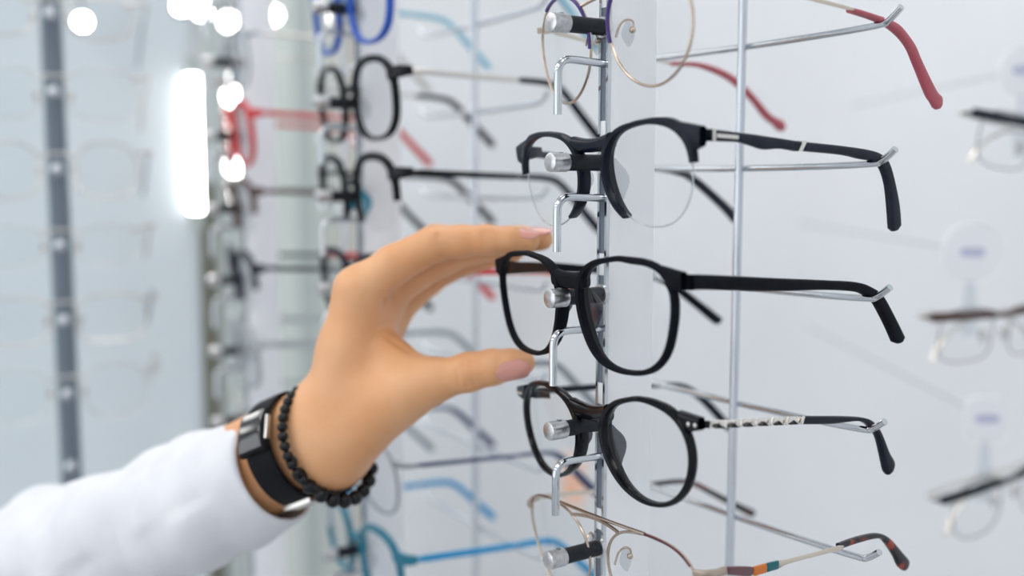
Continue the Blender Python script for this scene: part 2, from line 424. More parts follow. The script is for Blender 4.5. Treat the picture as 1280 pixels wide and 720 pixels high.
bridge(mb, g, 34, -37.8, 22., -29., 2.8, 3.2, y0=.2, y1=5.2, arch=-1.2, span=12.5)
mb.build('frame_front', M['navy_black'], g.root)
for sd in (1, -1):
    g.lens(in2, 33.99, -37.8, sd, extra=0)
    mb = MB(); g.wire(mb, in2, 33.99, -37.8, sd, .35, 2.2, th=(math.radians(230), math.radians(359)))
    mb.build('nylon_rim', M['lens_edge'], g.root)
g.pads(33.99, -37.8, 10.5, -5)
ta = g.temple([((888, 160.5), (888, 176.6)), ((910, 163), (910, 177)), ((927, 165.4), (927, 178)), ((945, 167.5), (945, 183)), ((958, 169.5), (958, 187)), ((978, 172.5), (978, 186)), ((995.6, 175.4), (995.6, 188.6)),
          ((1005, 176.5), (1005, 189)), ((1055, 182), (1055, 193.6)), ((1088, 187), (1079, 199)), ((1104, 192.5), (1092, 201)), ((1114, 203), (1102, 206)), ((1120.6, 225), (1110.6, 228)), ((1127, 256), (1114, 258)), ((1129, 281), (1116, 286))],
         66.5, 70, 3.4, M['slate'])
for (xa, xb, ya, yb) in ((890, 893.5, 161, 176.3), (999, 1004, 176, 189)):
    mb = MB(); sl = 4 if xa > 950 else 0
    a = [on(xa+sl, ya, 0, 68.), on(xb+sl, ya, 0, 68.), on(xb-sl/2, yb, 0, 68.), on(xa-sl/2, yb, 0, 68.)]
    mb.add([p+np.array([.5, 0, 0]) for p in a]+[p-np.array([4., 0, 0]) for p in a], [(0, 1, 2, 3), (7, 6, 5, 4), (0, 4, 5, 1), (1, 5, 6, 2), (2, 6, 7, 3), (3, 7, 4, 0)])
    mb.build('metal_band', M['silver'], ta, g.M)
mb = MB(); a = [on(895, 167, 0, 67.2), on(922, 169.3, 0, 67.3), on(922, 174, 0, 67.3), on(895, 171.8, 0, 67.2)]
mb.add([p+np.array([.5, 0, 0]) for p in a]+[p-np.array([1., 0, 0]) for p in a], [(0, 1, 2, 3), (7, 6, 5, 4), (0, 4, 5, 1), (1, 5, 6, 2), (2, 6, 7, 3), (3, 7, 4, 0)])
mb.build('metal_inlay', M['silver'], ta, g.M)
g.temple([((652, 186), (652, 196)), ((690, 191), (690, 200)), ((760, 201), (760, 209)), ((815, 207), (815, 214)), ((845, 211), (843, 219)), ((867, 221), (860, 227)), ((902, 251), (895, 258)), ((922, 271), (914, 279))],
         -65, -68, 3.4, M['slate'], side=-1)

# --- row 1: thin gold pair with purple brows and pink temple tips
# --- row 1: thin gold pair with purple brows and pink temple tips
def wire_pair(pose, f, cx, cz, label, metal, brow_m, brow_th, brow_n, rimr=.62):
    g = Glasses(pose, label)
    mb = MB()
    for sd in (1, -1): g.wire(mb, f, cx, cz, sd, rimr)
    fr = mb
    return g, fr
P1 = (5.6514, -15.3195, 164.7554, -0.1241, 0.1237, -0.0441, 0.0016)
in1 = C2(22.342, -3.385, -2.033, 0.899, -0.177, -0.217, 0.409, 0.102, -0.029, -0.001, 0.004)
g, mb = wire_pair(P1, in1, 33.83, -41.74, 'thin gold-rimmed eyeglasses with purple brows and pink temple tips, on the top visible row', 0, 0, 0, 0)
g1 = g
def rp(f, cx, cz, deg): t = math.radians(deg); return cx+f(t)*math.cos(t), cz+f(t)*math.sin(t)
for zz, a0 in ((0, 150), (4.5, 128)):          # two bridge wires
    X, Z = rp(in1, 33.83, -41.74, a0)
    mb.tube([(x, g.k*x*x+1.5+1.2*(1-(x/X)**2), Z+1.2*(1-(x/X)**2)) for x in np.linspace(-X, X, 15)], .7, 8)
X, Z = rp(in1, 33.83, -41.74, 28)
for sd in (1, -1):
    mb.loft([((sd*(X-.5), g.k*X*X+1.5, Z), (0, 0, 1.4), (0, .7, 0)), ((sd*(X+5), g.k*X*X+2.2, Z+1), (0, 0, 1.4), (0, .7, 0)), ((sd*(X+8), g.k*X*X+6, Z+1), (0, 0, 1.3), (-sd*.7, .4, 0)), ((sd*(X+8.5), g.k*X*X+10, Z+1), (0, 0, 1.2), (-sd*.7, 0, 0))], 4, 10)
mb.build('frame_front', M['rosegold'], g.root)
hX, hZ = X+8.5, Z+1
for sd in (1, -1):
    g.lens(in1, 33.83, -41.74, sd, extra=0)
    mb = MB(); g.rim(mb, lambda t: in1(t)-.7, lambda t: in1(t)+.55, 33.83, -41.74, sd, .2, 1.6, th=(math.radians(62), math.radians(190)))
    mb.build('brow_inlay', M['purple'], g.root)
g.pads(33.83, -41.74, 9.8, -2, wire=True)
w1 = g.M[:3, :3] @ np.array([hX, g.k*X*X+10, hZ])+g.M[:3, 3]
w1b = g.M[:3, :3] @ np.array([-hX, g.k*X*X+10, hZ])+g.M[:3, 3]
Q = on(1067, 12, 0, 70)
g.temple_path([w1, w1*.5+Q*.5, Q], [1.1, .8, .7], 1.2, M['gold'], world=True)
g.temple([((1066.5, 8.6), (1066.5, 15.6)), ((1080, 12), (1079, 19.5)), ((1095.6, 17), (1094, 24.6)), ((1113, 23), (1108, 31)), ((1128, 31), (1119, 38.5)), ((1139, 44), (1130, 49)), ((1148, 58), (1139, 62)), ((1155, 75), (1146, 79)),
          ((1173.5, 112), (1161, 117)), ((1181, 121), (1167, 127)), ((1181, 130), (1171, 134))], 70, 70, 3.4, M['pink'], name='temple_tip', n=2.4)
Q = on(840, 80, 0, -68)
g.temple_path([w1b, w1b*.5+Q*.5, Q], [1.1, .8, .7], 1.2, M['gold'], world=True)
g.temple([((838, 77), (838, 83)), ((866, 78), (865, 84)), ((885, 82), (882, 89)), ((905, 90), (900, 97)), ((921, 101), (915, 107)), ((940, 120), (934, 125)), ((960, 143), (952, 148)), ((975, 151), (962, 156)), ((979, 158), (968, 163))], -68, -68, 3.4, M['pink'], name='temple_tip', side=-1, n=2.4)

# --- row 5: thin gold aviator with a straight double bridge
P5 = (6.064, -14.7191, -42.5624, -0.0619, 0.1276, -0.0533, 0.0013)
in5 = C2(22.863, -1.155, -8.335, 1.636, 0.597, -0.315, 0.365, 0.485, 0.373, 0.103, 0.12)
g, mb = wire_pair(P5, in5, 34.01, -42.98, 'thin gold double-bridge eyeglasses with striped enamel temples, on the bottom visible row', 0, 0, 0, 0)
g5 = g
X, Z = rp(in5, 34.01, -42.98, 100)
mb.tube([(x, g.k*x*x+.6, Z+.8+.4*(1-(x/X)**2)) for x in np.linspace(-X-2, X+2, 17)], .75, 8)
X, Z = rp(in5, 34.01, -42.98, 150)
mb.tube([(x, g.k*x*x+1.5+1.4*(1-(x/X)**2), Z+1.6*(1-(x/X)**2)) for x in np.linspace(-X, X, 15)], .8, 8)
X, Z = rp(in5, 34.01, -42.98, 8)
yb = g.k*X*X
for sd in (1, -1):
    mb.loft([((sd*(X-.5), yb+1.5, Z), (0, 0, 1.5), (0, .8, 0)), ((sd*(X+4), yb+2.2, Z+.5), (0, 0, 1.6), (0, .8, 0)), ((sd*(X+7), yb+6, Z+.5), (0, 0, 1.6), (-sd*.8, .4, 0)), ((sd*(X+7.5), yb+10, Z+.5), (0, 0, 1.6), (-sd*.8, 0, 0))], 4, 10)
mb.build('frame_front', M['rosegold'], g.root)
for sd in (1, -1):
    g.lens(in5, 34.01, -42.98, sd, extra=0)
    mb = MB(); g.rim(mb, lambda t: in5(t)-.35, lambda t: in5(t)+.55, 34.01, -42.98, sd, .5, 1.6, th=(math.radians(15), math.radians(108)))
    mb.build('brow_inlay', M['maroon'], g.root)
g.pads(34.01, -42.98, 9.8, -4, wire=True)
hw = lambda s: g.M[:3, :3] @ np.array([s*(X+7.5), yb+10, Z+.5])+g.M[:3, 3]
A = hw(1); B_ = on(1054, 683.5, 0, 70); D0 = on(941, 714.5, 0, 67.5); D1 = on(958, 709.6, 0, 67.8); D2 = on(973, 705.5, 0, 68)
g.temple_path([A, (A+D0)/2, D0], [1.5, 1.9, 1.9], 1.4, M['maroon'], world=True, name='enamel_stripe')
g.temple_path([D0, (D0+D1)/2, D1], [1.9, 1.9, 1.9], 1.4, M['orange'], world=True, name='enamel_stripe')
g.temple_path([D1, (D1+D2)/2, D2], [1.9, 1.8, 1.7], 1.4, M['teal'], world=True, name='enamel_stripe')
g.temple_path([D2, on(985, 701.8, 0, 68.2), on(1020, 692.5, 0, 69), B_], [1.7, .9, .85, 1.1], 1.3, M['gold'], world=True)
g.temple([((1052, 680.3), (1052, 687.4)), ((1073.7, 672.5), (1074, 680)), ((1098.7, 667.5), (1098.7, 674)), ((1114, 673), (1108, 679)), ((1130, 690.6), (1119, 695)), ((1139, 701.6), (1125, 708)), ((1138, 709), (1129, 712.5))],
         70, 70, 3.0, M['tortoise'], name='temple_tip', n=2.6)
A = hw(-1); B_ = on(812, 606, 0, -67)
g.temple_path([A, (A+B_)/2, B_], [1.4, .9, .9], 1.3, M['gold'], world=True)
g.temple([((808, 602.5), (808, 608)), ((845, 598), (845, 604)), ((867, 601), (864, 607)), ((887, 611), (883, 617)), ((911, 623), (907, 630)), ((941, 637), (936, 646))], -67, -68, 3., M['tortoise'], name='temple_tip', side=-1, n=2.6)

# ------------------------------------------------------------------ simple pairs for the neighbouring columns
def colframe(lat, D, yaw_extra):
    """rack frame whose origin stands at (lateral, distance) from the camera, turned by yaw_extra"""
    fh = np.array([-math.cos(YAW), math.sin(YAW), 0]); rh = np.array([math.sin(YAW), math.cos(YAW), 0])
    o = CP*np.array([1, 1, 0])+rh*lat+fh*D
    a = math.radians(yaw_extra); R3 = np.array([[math.cos(a), -math.sin(a), 0], [math.sin(a), math.cos(a), 0], [0, 0, 1]])
    return mat4(o, R3)
class Simple(Glasses):
    def __init__(s, Ml, label, group=None, k=.0011):
        s.k = k; s.M = Ml; s.root = empty('eyeglasses', Ml); tag(s.root, label, 'eyeglasses', group)
def simple(cM, z, label, shape, style, fm, tm, tipm=None, pos=(3, -12), pan=.09, group=None, yaw=-.04, roll=0., lensm=None, tip=(0, 0), cz=-13, tdrop=0, padm=None, fold=False, hh=(2.4, 1.7)):
    Ml = cM @ mat4((pos[0], pos[1], z+32), rot(yaw, pan, roll))
    g = Simple(Ml, label, group); cx = 34.
    mb = MB()
    if style == 'full':
        for sd in (1, -1): g.rim(mb, shape, lambda t: shape(t)+2.6+1.6*max(0, math.sin(t)), cx, cz, sd, 0, 4, N=64)
        bridge(mb, g, cx, cz, shape(math.pi), cz+8, 2.4, 4, span=13)
    elif style == 'brow':
        th = (math.radians(-5), math.radians(215))
        for sd in (1, -1): g.rim(mb, shape, lambda t: shape(t)+2.4+2.4*max(0, math.sin(t)), cx, cz, sd, 0, 4, th=th, N=64)
        bridge(mb, g, cx, cz, shape(math.pi), cz+8, 2.6, 4, span=13)
    elif style == 'bar':
        for sd in (1, -1): g.wire(mb, shape, cx, cz, sd, .4, N=64)
        mb.loft([((x, g.k*x*x+1.5, .5-1.2*(abs(x) < 8)), (0, 0, 3.2 if abs(x) > 8 else 1.8), (0, 1.8, 0)) for x in (-66, -60, -40, -14, -7, 7, 14, 40, 60, 66)], 4, 12)
    else:
        r = .9 if style == 'wire' else .45
        for sd in (1, -1): g.wire(mb, shape, cx, cz, sd, r, N=64)
        X, Z = rp(shape, cx, cz, 152); mb.tube([(x, g.k*x*x+2+1.2*(1-(x/X)**2), Z+1.5*(1-(x/X)**2)) for x in np.linspace(-X, X, 11)], 1., 8)
    X, Z = rp(shape, cx, cz, 30); eh = 3.6 if style in ('full', 'brow') else 1.4
    for sd in (1, -1):
        yb = g.k*X*X
        mb.loft([((sd*(X-1), yb+2, Z+.5), (0, 0, eh), (0, 1.9, 0)), ((sd*63, yb+3, 0), (0, 0, eh), (0, 1.9, 0)), ((sd*67, yb+6, 0), (0, 0, eh*.85), (-sd*1.4, 1.2, 0)), ((sd*68, yb+9, 0), (0, 0, eh*.75), (-sd*1.6, 0, 0))], 4, 10)
    mb.build('frame_front', fm, g.root)
    for sd in (1, -1): g.lens(shape, cx, cz, sd, extra=0, N=40, mat_=lensm)
    g.pads(cx, cz, 10, -4, wire=style not in ('full', 'brow'), m=padm)
    if fold:
        for sd in (1, -1):
            yy = 11 if sd > 0 else 16
            g.temple_path([(sd*67, 9, 0), (sd*64, yy+2, 0), (sd*20, yy+3, -2), (-sd*20, yy+3, -6), (-sd*48, yy, -18), (-sd*58, yy-2, -30)], [1.5, 1.5, 1.5, 1.6, 2, 2.4], 2.4, tm)
        return g
    for sd in (1, -1):
        h = hh if style in ('full', 'brow') else (1.2, 1.)
        d = tdrop
        g.temple_path([(sd*68, 12, 0), (sd*69, 50, -5+d*.5), (sd*70, 78, -8.5+d)], [h[0], h[0], h[1]], 2.6, tm)
        g.temple_path([(sd*70, 76, -8.2+d), (sd*70, 96, -11+d), (sd*69.5, 106, -16+d), (sd*68, 120, -32+d+tip[0]), (sd*67, 133, -47+d+tip[1])], [h[1], h[1]+.3, 2.2, 2.5, 2.8], 3., tipm or tm, name='temple_tip')
    return g
PITCH = 54.3175
def zr(i): return -(i-2)*PITCH
I4 = np.eye(4)
simple(I4, zr(-1), 'dark navy eyeglasses of which only a temple tip shows at the top edge', sup(23, 19, 3), 'full', M['navy'], M['navy'], pos=(3, -17), tip=(6, 14))

# ------------------------------------------------------------------ racks
FLOOR, CEIL = -1350., 1150.
def rack(cM, label, rows, z0, near=True):
    r = empty('display_rack', cM @ mat4((0, 0, FLOOR))); tag(r, label, 'display rack')
    L = mat4((0, 0, FLOOR))
    b = lambda mb, n, m, par=None, **k: mb.build(n, m, par or r, L, **k)
    mb = MB(); prof = [(-2.6, 1.5), (2.6, 1.5), (3, 2.2), (3.9, 5), (4.4, 9), (4.5, 14), (4.1, 19.2), (3.7, 19.6), (3.1, 25.5), (2.4, 26.5), (-2.4, 26.5), (-3.1, 25.5), (-3.7, 19.6), (-4.1, 19.2), (-4.5, 14), (-4.4, 9), (-3.9, 5), (-3, 2.2)]
    mb.rings([[(x, y, z) for x, y in prof] for z in (FLOOR, CEIL)]); b(mb, 'upright', M['post'], angle=20)
    mb = MB(); mb.box((-3, 0, FLOOR), (-1.7, 1.6, CEIL)); mb.box((1.7, 0, FLOOR), (3, 1.6, CEIL)); b(mb, 'edge_strip', M['chrome'], smooth=False)
    mb = MB(); mb.box((-1.75, .7, FLOOR), (1.75, 1.7, CEIL)); b(mb, 'slot_channel', M['post_grey'], smooth=False)
    for i in rows:
        mb = MB(); mb.box((-1.65, .35, z0(i)+27), (1.65, .72, z0(i)+36))
        b(mb, 'slot_filler', M['post'], smooth=False)
    mb = MB(); mb.tube([(0, 80, FLOOR), (0, 80, CEIL)], 2.0, 16); b(mb, 'vertical_rod', M['rod_steel'])
    for i in rows:
        z = z0(i); hy = -1.6 if (near and i == 2) else 0.
        mb = MB(); mb.tube([(0, -18.5, z+19), (0, 1.2, z+19)], 3.35, 20); pg = b(mb, 'display_peg', M['rubber'])
        mb = MB()
        mb.tube([(0, -27.0, z+19), (0, -26.8, z+19), (0, -26.2, z+19), (0, -18.9, z+19), (0, -18.6, z+19)], [3.35, 3.75, 3.87, 3.87, 3.5], 28)
        b(mb, 'peg_cap', M['satin'], pg)
        mb = MB(); mb.tube([(0, -21.5, z+22.6), (0, -21.5, z+23.05)], 1.1, 14); b(mb, 'peg_screw', M['post_grey'], pg)
        mb = MB(); mb.tube([(0, -1, z+19), (0, 1.2, z+19)], 4.3, 20); b(mb, 'peg_collar', M['satin'], pg)
        mb = MB(); mb.tube(smoothpath([(0, 1, z+4.6), (0, -8, z+5), (0, -16, z+5.3), (0, -20.2+hy, z+4.6), (0, -22.6+hy, z+1.8), (0, -23+hy, z-2.4), (0, -23+hy, z-10), (0, -23+hy, z-16.6)], 6), 1.65, 14)
        b(mb, 'stop_hook', M['chrome'])
        mb = MB()
        mb.tube(smoothpath([(-79, 82, z+22.8), (-74, 82.5, z+18.6), (-68, 83, z+17.4), (-40, 83, z+17), (0, 83, z+17), (40, 83, z+17.6), (68, 83, z+18.6), (74, 82.5, z+20), (80, 82, z+24.3)], 6), 1.45, 12)
        b(mb, 'temple_bar', M['chrome'] if near else M['rod_steel'])
    return r
rack(I4, 'steel and white display rack in sharp focus, holding the five nearest pairs of eyeglasses', range(-1, 5), zr)
C2M = colframe(-91.5, 630, -2.5)
z2 = lambda i: 91-(i-1)*PITCH
rack(C2M, 'display rack directly behind the sharp one, between it and the hand', range(-1, 7), z2, False)
C3M = colframe(-205, 800, -9.)
z3 = lambda i: 78-(i-1)*PITCH
rack(C3M, 'blurred display rack left of the hand, farthest along the row', range(-1, 7), z3, False)
# second column
rnd = sup(23, 21, 2.4); rect = sup(25, 18, 3.2); panto = sup(23.5, 20.5, 2.6)
simple(C2M, z2(0), 'cobalt blue full-rim eyeglasses at the top edge, behind the purple-browed pair', rnd, 'full', M['cobalt'], M['skyblue'], pos=(-2, -10))
simple(C2M, z2(1), 'blurred black full-rim eyeglasses with silver temples, above the hand', panto, 'full', M['gloss_black'], M['silver'], M['navy_black'], pos=(0, -8), hh=(1.6, 1.6))
simple(C2M, z2(2), 'blurred black browline eyeglasses with petrol blue bridge, just above the hand', panto, 'brow', M['gloss_black'], M['gloss_black'], M['slate'], pos=(0, -8), padm=M['petrol'], hh=(1.8, 1.8))
simple(C2M, z2(3), 'blurred slate eyeglasses with bright red temples, behind the hand', rect, 'full', M['slate'], M['red'], M['red'], pos=(0, -8), hh=(1.9, 1.7))
simple(C2M, z2(4), 'blurred smoky grey eyeglasses behind the thumb', rnd, 'full', M['smoke'], M['grey_plastic'], pos=(0, -8))
simple(C2M, z2(5), 'blurred thin-rimmed eyeglasses with straight navy temples, below the thumb', rnd, 'wire', M['grey_plastic'], M['navy'], M['navy'], pos=(0, -8))
simple(C2M, z2(6), 'blurred dark teal eyeglasses with azure blue temples, below the bracelets', panto, 'full', M['petrol'], M['azure'], M['azure'], pos=(0, -8), hh=(2., 1.8))
# third column
simple(C3M, z3(0), 'blurred grey wire eyeglasses at the top of the far rack', rnd, 'wire', M['grey_plastic'], M['silver'], pos=(0, -8))
simple(C3M, z3(1), 'blurred red eyeglasses hanging on the far rack', rnd, 'full', M['red'], M['red'], pos=(0, -8), hh=(1.8, 1.8))
simple(C3M, z3(2), 'blurred brown eyeglasses one row below the red pair', rect, 'brow', M['brown'], M['brown'], M['slate'], pos=(0, -8), hh=(1.7, 1.7))
simple(C3M, z3(3), 'blurred slate grey eyeglasses with dark temples, two rows below the red pair', panto, 'brow', M['slate'], M['slate'], pos=(0, -8), hh=(1.8, 1.8))
simple(C3M, z3(4), 'blurred light grey eyeglasses three rows below the red pair', rnd, 'full', M['smoke'], M['smoke'], pos=(0, -8))
simple(C3M, z3(5), 'blurred silver wire eyeglasses above the watch', rect, 'wire', M['silver'], M['grey_plastic'], pos=(0, -8))

# ------------------------------------------------------------------ the hand: one continuous skin grown from a distance field
def caps(p, prims):                                            # list of (a, b, ra, rb) -> sdf arrays
    out = []
    for a, b, ra, rb in prims:
        a = np.array(a); b = np.array(b); ba = b-a; l2 = ba@ba
        pa = p-a; t = np.clip((pa@ba)/l2, 0, 1)
        out.append(np.linalg.norm(pa-t[:, None]*ba, axis=1)-(ra+(rb-ra)*t))
    return out
def smin(a, b, k):
    h = np.maximum(k-np.abs(a-b), 0)/k; return np.minimum(a, b)-h*h*k*.25
def chain(p, pts, k=2.5):
    P = [W(*q[:3]) for q in pts]; r = [q[3] for q in pts]
    d = None
    for i in range(len(P)-1):
        e = caps(p, [(P[i], P[i+1], r[i], r[i+1])])[0]; d = e if d is None else smin(d, e, k)
    return d
AX = camvec(.81, .41, -.42); AX /= np.linalg.norm(AX)          # forearm axis, towards the hand
WR = W(400, 547, 508)
EL = WR-AX*230
UL = np.cross(AX, camvec(0, 0, 1)); UL /= np.linalg.norm(UL)
PALM = [((405, 552, 506), (436, 440, 501), 13.5, 12.5), ((436, 440, 501), (449, 364, 498), 12.5, 11.),
        ((420, 550, 512), (452, 440, 510), 13, 12), ((452, 440, 510), (470, 378, 513), 12, 10.8),
        ((430, 552, 520), (482, 398, 528), 12, 9.8), ((437, 560, 528), (478, 408, 540), 11, 8.6),
        ((415, 560, 504), (452, 528, 500), 14, 13.5), ((452, 528, 500), (506, 489, 490), 13.5, 11),
        ((445, 470, 504), (487, 452, 500), 14, 9), ((487, 452, 500), (530, 474, 489), 8, 7.5), ((440, 490, 502), (485, 500, 494), 14, 12)]
FING = [[(449, 364, 498, 11), (492, 331, 495, 9.3), (545, 303.5, 492, 8.4), (578, 301, 489.5, 7.2), (608, 299.5, 487, 6.7), (640, 300, 485, 6.2), (661, 301.5, 484, 4.9)],
        [(470, 378, 513, 10.8), (512, 345, 512, 9), (556, 322, 511, 8.2), (590, 312, 509, 7), (618, 307, 506, 7), (650, 300, 500, 6.5), (677, 299, 496, 5.4)],
        [(482, 398, 528, 9.8), (512, 368, 529, 8.4), (545, 341, 528, 7.8), (575, 328, 526, 6.8), (600, 321, 524, 6.6), (628, 316, 520, 6), (642, 315, 518, 5)],
        [(478, 408, 540, 8.6), (508, 376, 543, 7.2), (536, 354, 545, 6.6), (562, 338, 545, 6), (584, 329, 543, 5.9), (610, 324, 541, 4.9)],
        [(506, 489, 490, 11), (548, 475, 486, 8.9), (586, 465, 483, 8.9), (616, 459, 481, 8.1), (640, 455, 479.5, 6.8), (655, 453.5, 479, 5.2)]]
CREASE = [(W(*a), W(*b), dp, wd) for a, b, dp, wd in [
    ((602, 290, 480), (607, 311, 480), .6, .8), ((608, 292, 480), (612, 309, 479), .4, .7),
    ((548, 296, 484), (553, 319, 487), .5, .9), ((579, 450, 475), (584, 483, 475.5), .55, .7), ((588, 448, 475), (592, 478, 475), .5, .7), ((571, 455, 475), (575, 484, 475), .4, .7),
    ((478, 372, 494), (487, 404, 497), 1.2, .85), ((491, 366, 500), (495, 398, 503), 1.0, .85),
    ((500, 430, 492), (522, 449, 489), .9, .85), ((488, 424, 494), (512, 448, 490), .6, .85)]]
def field(p):
    pr = [(W(*a), W(*b), r0, r1) for a, b, r0, r1 in PALM]
    pal = None
    for e in caps(p, pr): pal = e if pal is None else smin(pal, e, 9)
    arm = None
    for off, ra, rb in ((5, 22, 18.8), (-5, 22, 18.2)):
        e = caps(p, [(EL+UL*off, WR+UL*off*1.1, ra, rb)])[0]; arm = e if arm is None else smin(arm, e, 8)
    pal = smin(pal, arm, 14)
    d = None
    for i, f in enumerate(FING):
        k = [7, 7, 7, 7, 11][i]
        e = smin(pal, chain(p, f), k); d = e if d is None else smin(d, e, 2.2)
    # soft creases over the knuckles
    for (a, b, dp, wd) in CREASE:
        m = ((a+b)/2-p); m = (m*m).sum(1) < 24**2
        if m.any():
            e = caps(p[m], [(a, b, 0, 0)])[0]; d[m] += 1.5*dp*np.exp(-(e/(1.5*wd))**2)
    return d
def surface(field, lo, hi, h):
    nx, ny, nz = [int(math.ceil((hi[i]-lo[i])/h))+1 for i in range(3)]
    X = [lo[i]+h*np.arange(n) for i, n in enumerate((nx, ny, nz))]
    g = np.stack(np.meshgrid(*X, indexing='ij'), -1).reshape(-1, 3)
    v = np.concatenate([field(c) for c in np.array_split(g, max(1, len(g)//200000))]).reshape(nx, ny, nz)
    ins = v < 0
    cells = np.zeros((nx-1, ny-1, nz-1), int)
    for i in (0, 1):
        for j in (0, 1):
            for k in (0, 1): cells += ins[i:nx-1+i, j:ny-1+j, k:nz-1+k]
    act = (cells > 0) & (cells < 8); idx = -np.ones(act.shape, int); A = np.argwhere(act); idx[act] = np.arange(len(A))
    acc = np.zeros((len(A), 3)); cnt = np.zeros(len(A))
    corners = [(i, j, k) for i in (0, 1) for j in (0, 1) for k in (0, 1)]
    for c in corners:
        for ax in range(3):
            if c[ax]: continue
            e = list(c); e[ax] = 1
            a = v[A[:, 0]+c[0], A[:, 1]+c[1], A[:, 2]+c[2]]; b = v[A[:, 0]+e[0], A[:, 1]+e[1], A[:, 2]+e[2]]
            m = (a < 0) != (b < 0); t = np.where(m, a/np.where(a == b, 1, a-b), 0)
            P = np.tile(np.array(c, float), (len(A), 1)); P[:, ax] = t
            acc[m] += P[m]; cnt[m] += 1
    V = (A+acc/np.maximum(cnt, 1)[:, None])*h+np.array(lo)
    Fs = []
    for ax in range(3):
        u, w = [(1, 2), (2, 0), (0, 1)][ax]
        sl0 = [slice(None)]*3; sl1 = [slice(None)]*3; sl0[ax] = slice(0, -1); sl1[ax] = slice(1, None)
        ch = ins[tuple(sl0)] != ins[tuple(sl1)]; E = np.argwhere(ch)
        ok = (E[:, u] > 0) & (E[:, w] > 0) & (E[:, u] < act.shape[u]) & (E[:, w] < act.shape[w]); E = E[ok]
        def cell(du, dw):
            q = E.copy(); q[:, u] -= du; q[:, w] -= dw; return idx[q[:, 0], q[:, 1], q[:, 2]]
        Q = np.stack([cell(0, 0), cell(1, 0), cell(1, 1), cell(0, 1)], 1)
        flip = ins[E[:, 0], E[:, 1], E[:, 2]]; Q[~flip] = Q[~flip][:, ::-1]
        Fs.append(Q[(Q >= 0).all(1)])
    return V, np.concatenate(Fs)
pts = [W(*q[:3]) for f in FING for q in f]+[W(*a) for a, b, _, _ in PALM]+[WR-AX*75]
lo = np.min(pts, 0)-34; hi = np.max(pts, 0)+22
V, Q = surface(field, lo, hi, 1.0)
# keep the one connected skin
lab_ = np.arange(len(V))
while True:
    m_ = lab_[Q].min(1); new = lab_.copy()
    for c_ in range(4): np.minimum.at(new, Q[:, c_], m_)
    new = new[new]
    if (new == lab_).all(): break
    lab_ = new
big = np.bincount(lab_).argmax(); keep = lab_ == big; remap = np.cumsum(keep)-1
Q = remap[Q[keep[Q[:, 0]]]]; V = V[keep]
person = empty('person', mat4(EL)); tag(person, 'left forearm and hand in a white sleeve, reaching in to pinch the black eyeglasses', 'person')
mb = MB(); mb.v = [tuple(p) for p in V]; mb.f = [tuple(int(i) for i in q) for q in Q]; mb.mi = [0]*len(mb.f)
hand = mb.build('body', M['skin'], person, mat4(EL), angle=180)
sm = hand.modifiers.new('soft', 'SMOOTH'); sm.factor = .5; sm.iterations = 1
# nails
def nail(cpx, d_axis, n, l, w, R, lift, tilt=.13):
    c = W(*cpx); a = np.array(d_axis); a /= np.linalg.norm(a); n = np.array(n); n -= a*(n@a); n /= np.linalg.norm(n); s = np.cross(a, n)
    mb = MB(); N1, N2 = 12, 10; top = []; bot = []
    for i in range(N1+1):
        u = i/N1*2-1
        for j in range(N2+1):
            q = j/N2*2-1; ww = w*(1-.30*max(0, u)**3-.22*max(0, -u)**3)*math.sqrt(max(0, 1-abs(u)**5*.75))
            x = u*l/2*(1-.10*q*q); y = q*ww/2
            z = math.sqrt(max(R*R-y*y, .01))-R-.05*l*(u*u)*.5
            P = c+a*x+s*y+n*(z+lift-tilt*x); top.append(P); bot.append(P-n*.45)
    K = len(top); mb.v = [tuple(p) for p in top+bot]
    id_ = lambda i, j: i*(N2+1)+j
    for i in range(N1):
        for j in range(N2):
            q = (id_(i, j), id_(i+1, j), id_(i+1, j+1), id_(i, j+1)); mb.f.append(q); mb.f.append(tuple(K+k for k in q[::-1]))
    B = [id_(i, 0) for i in range(N1+1)]+[id_(N1, j) for j in range(1, N2+1)]+[id_(i, N2) for i in range(N1-1, -1, -1)]+[id_(0, j) for j in range(N2-1, 0, -1)]
    for a_, b_ in zip(B, B[1:]+B[:1]): mb.f.append((a_, b_, K+b_, K+a_))
    mb.mi = [0]*len(mb.f); return mb.build('fingernail', M['nail'], person, mat4(EL))
nail((643, 455, 479.3), W(655, 453.5, 479)-W(616, 459, 481), camvec(0, -.42, -.9), 16.5, 10.2, 7.4, 7.75, .15)
nail((658, 301.2, 484.2), W(661, 301.5, 484)-W(640, 300, 485), camvec(0, .86, -.5), 12.5, 8.4, 5.6, 5.7)
nail((678, 299, 496), W(677, 299, 496)-W(650, 300, 500), camvec(0, .92, -.38), 11.5, 8.6, 5.8, 5.6)
nail((640, 315.5, 518.4), W(642, 319, 518)-W(628, 322, 520), camvec(0, .95, -.2), 10, 8, 5.4, 5.2)
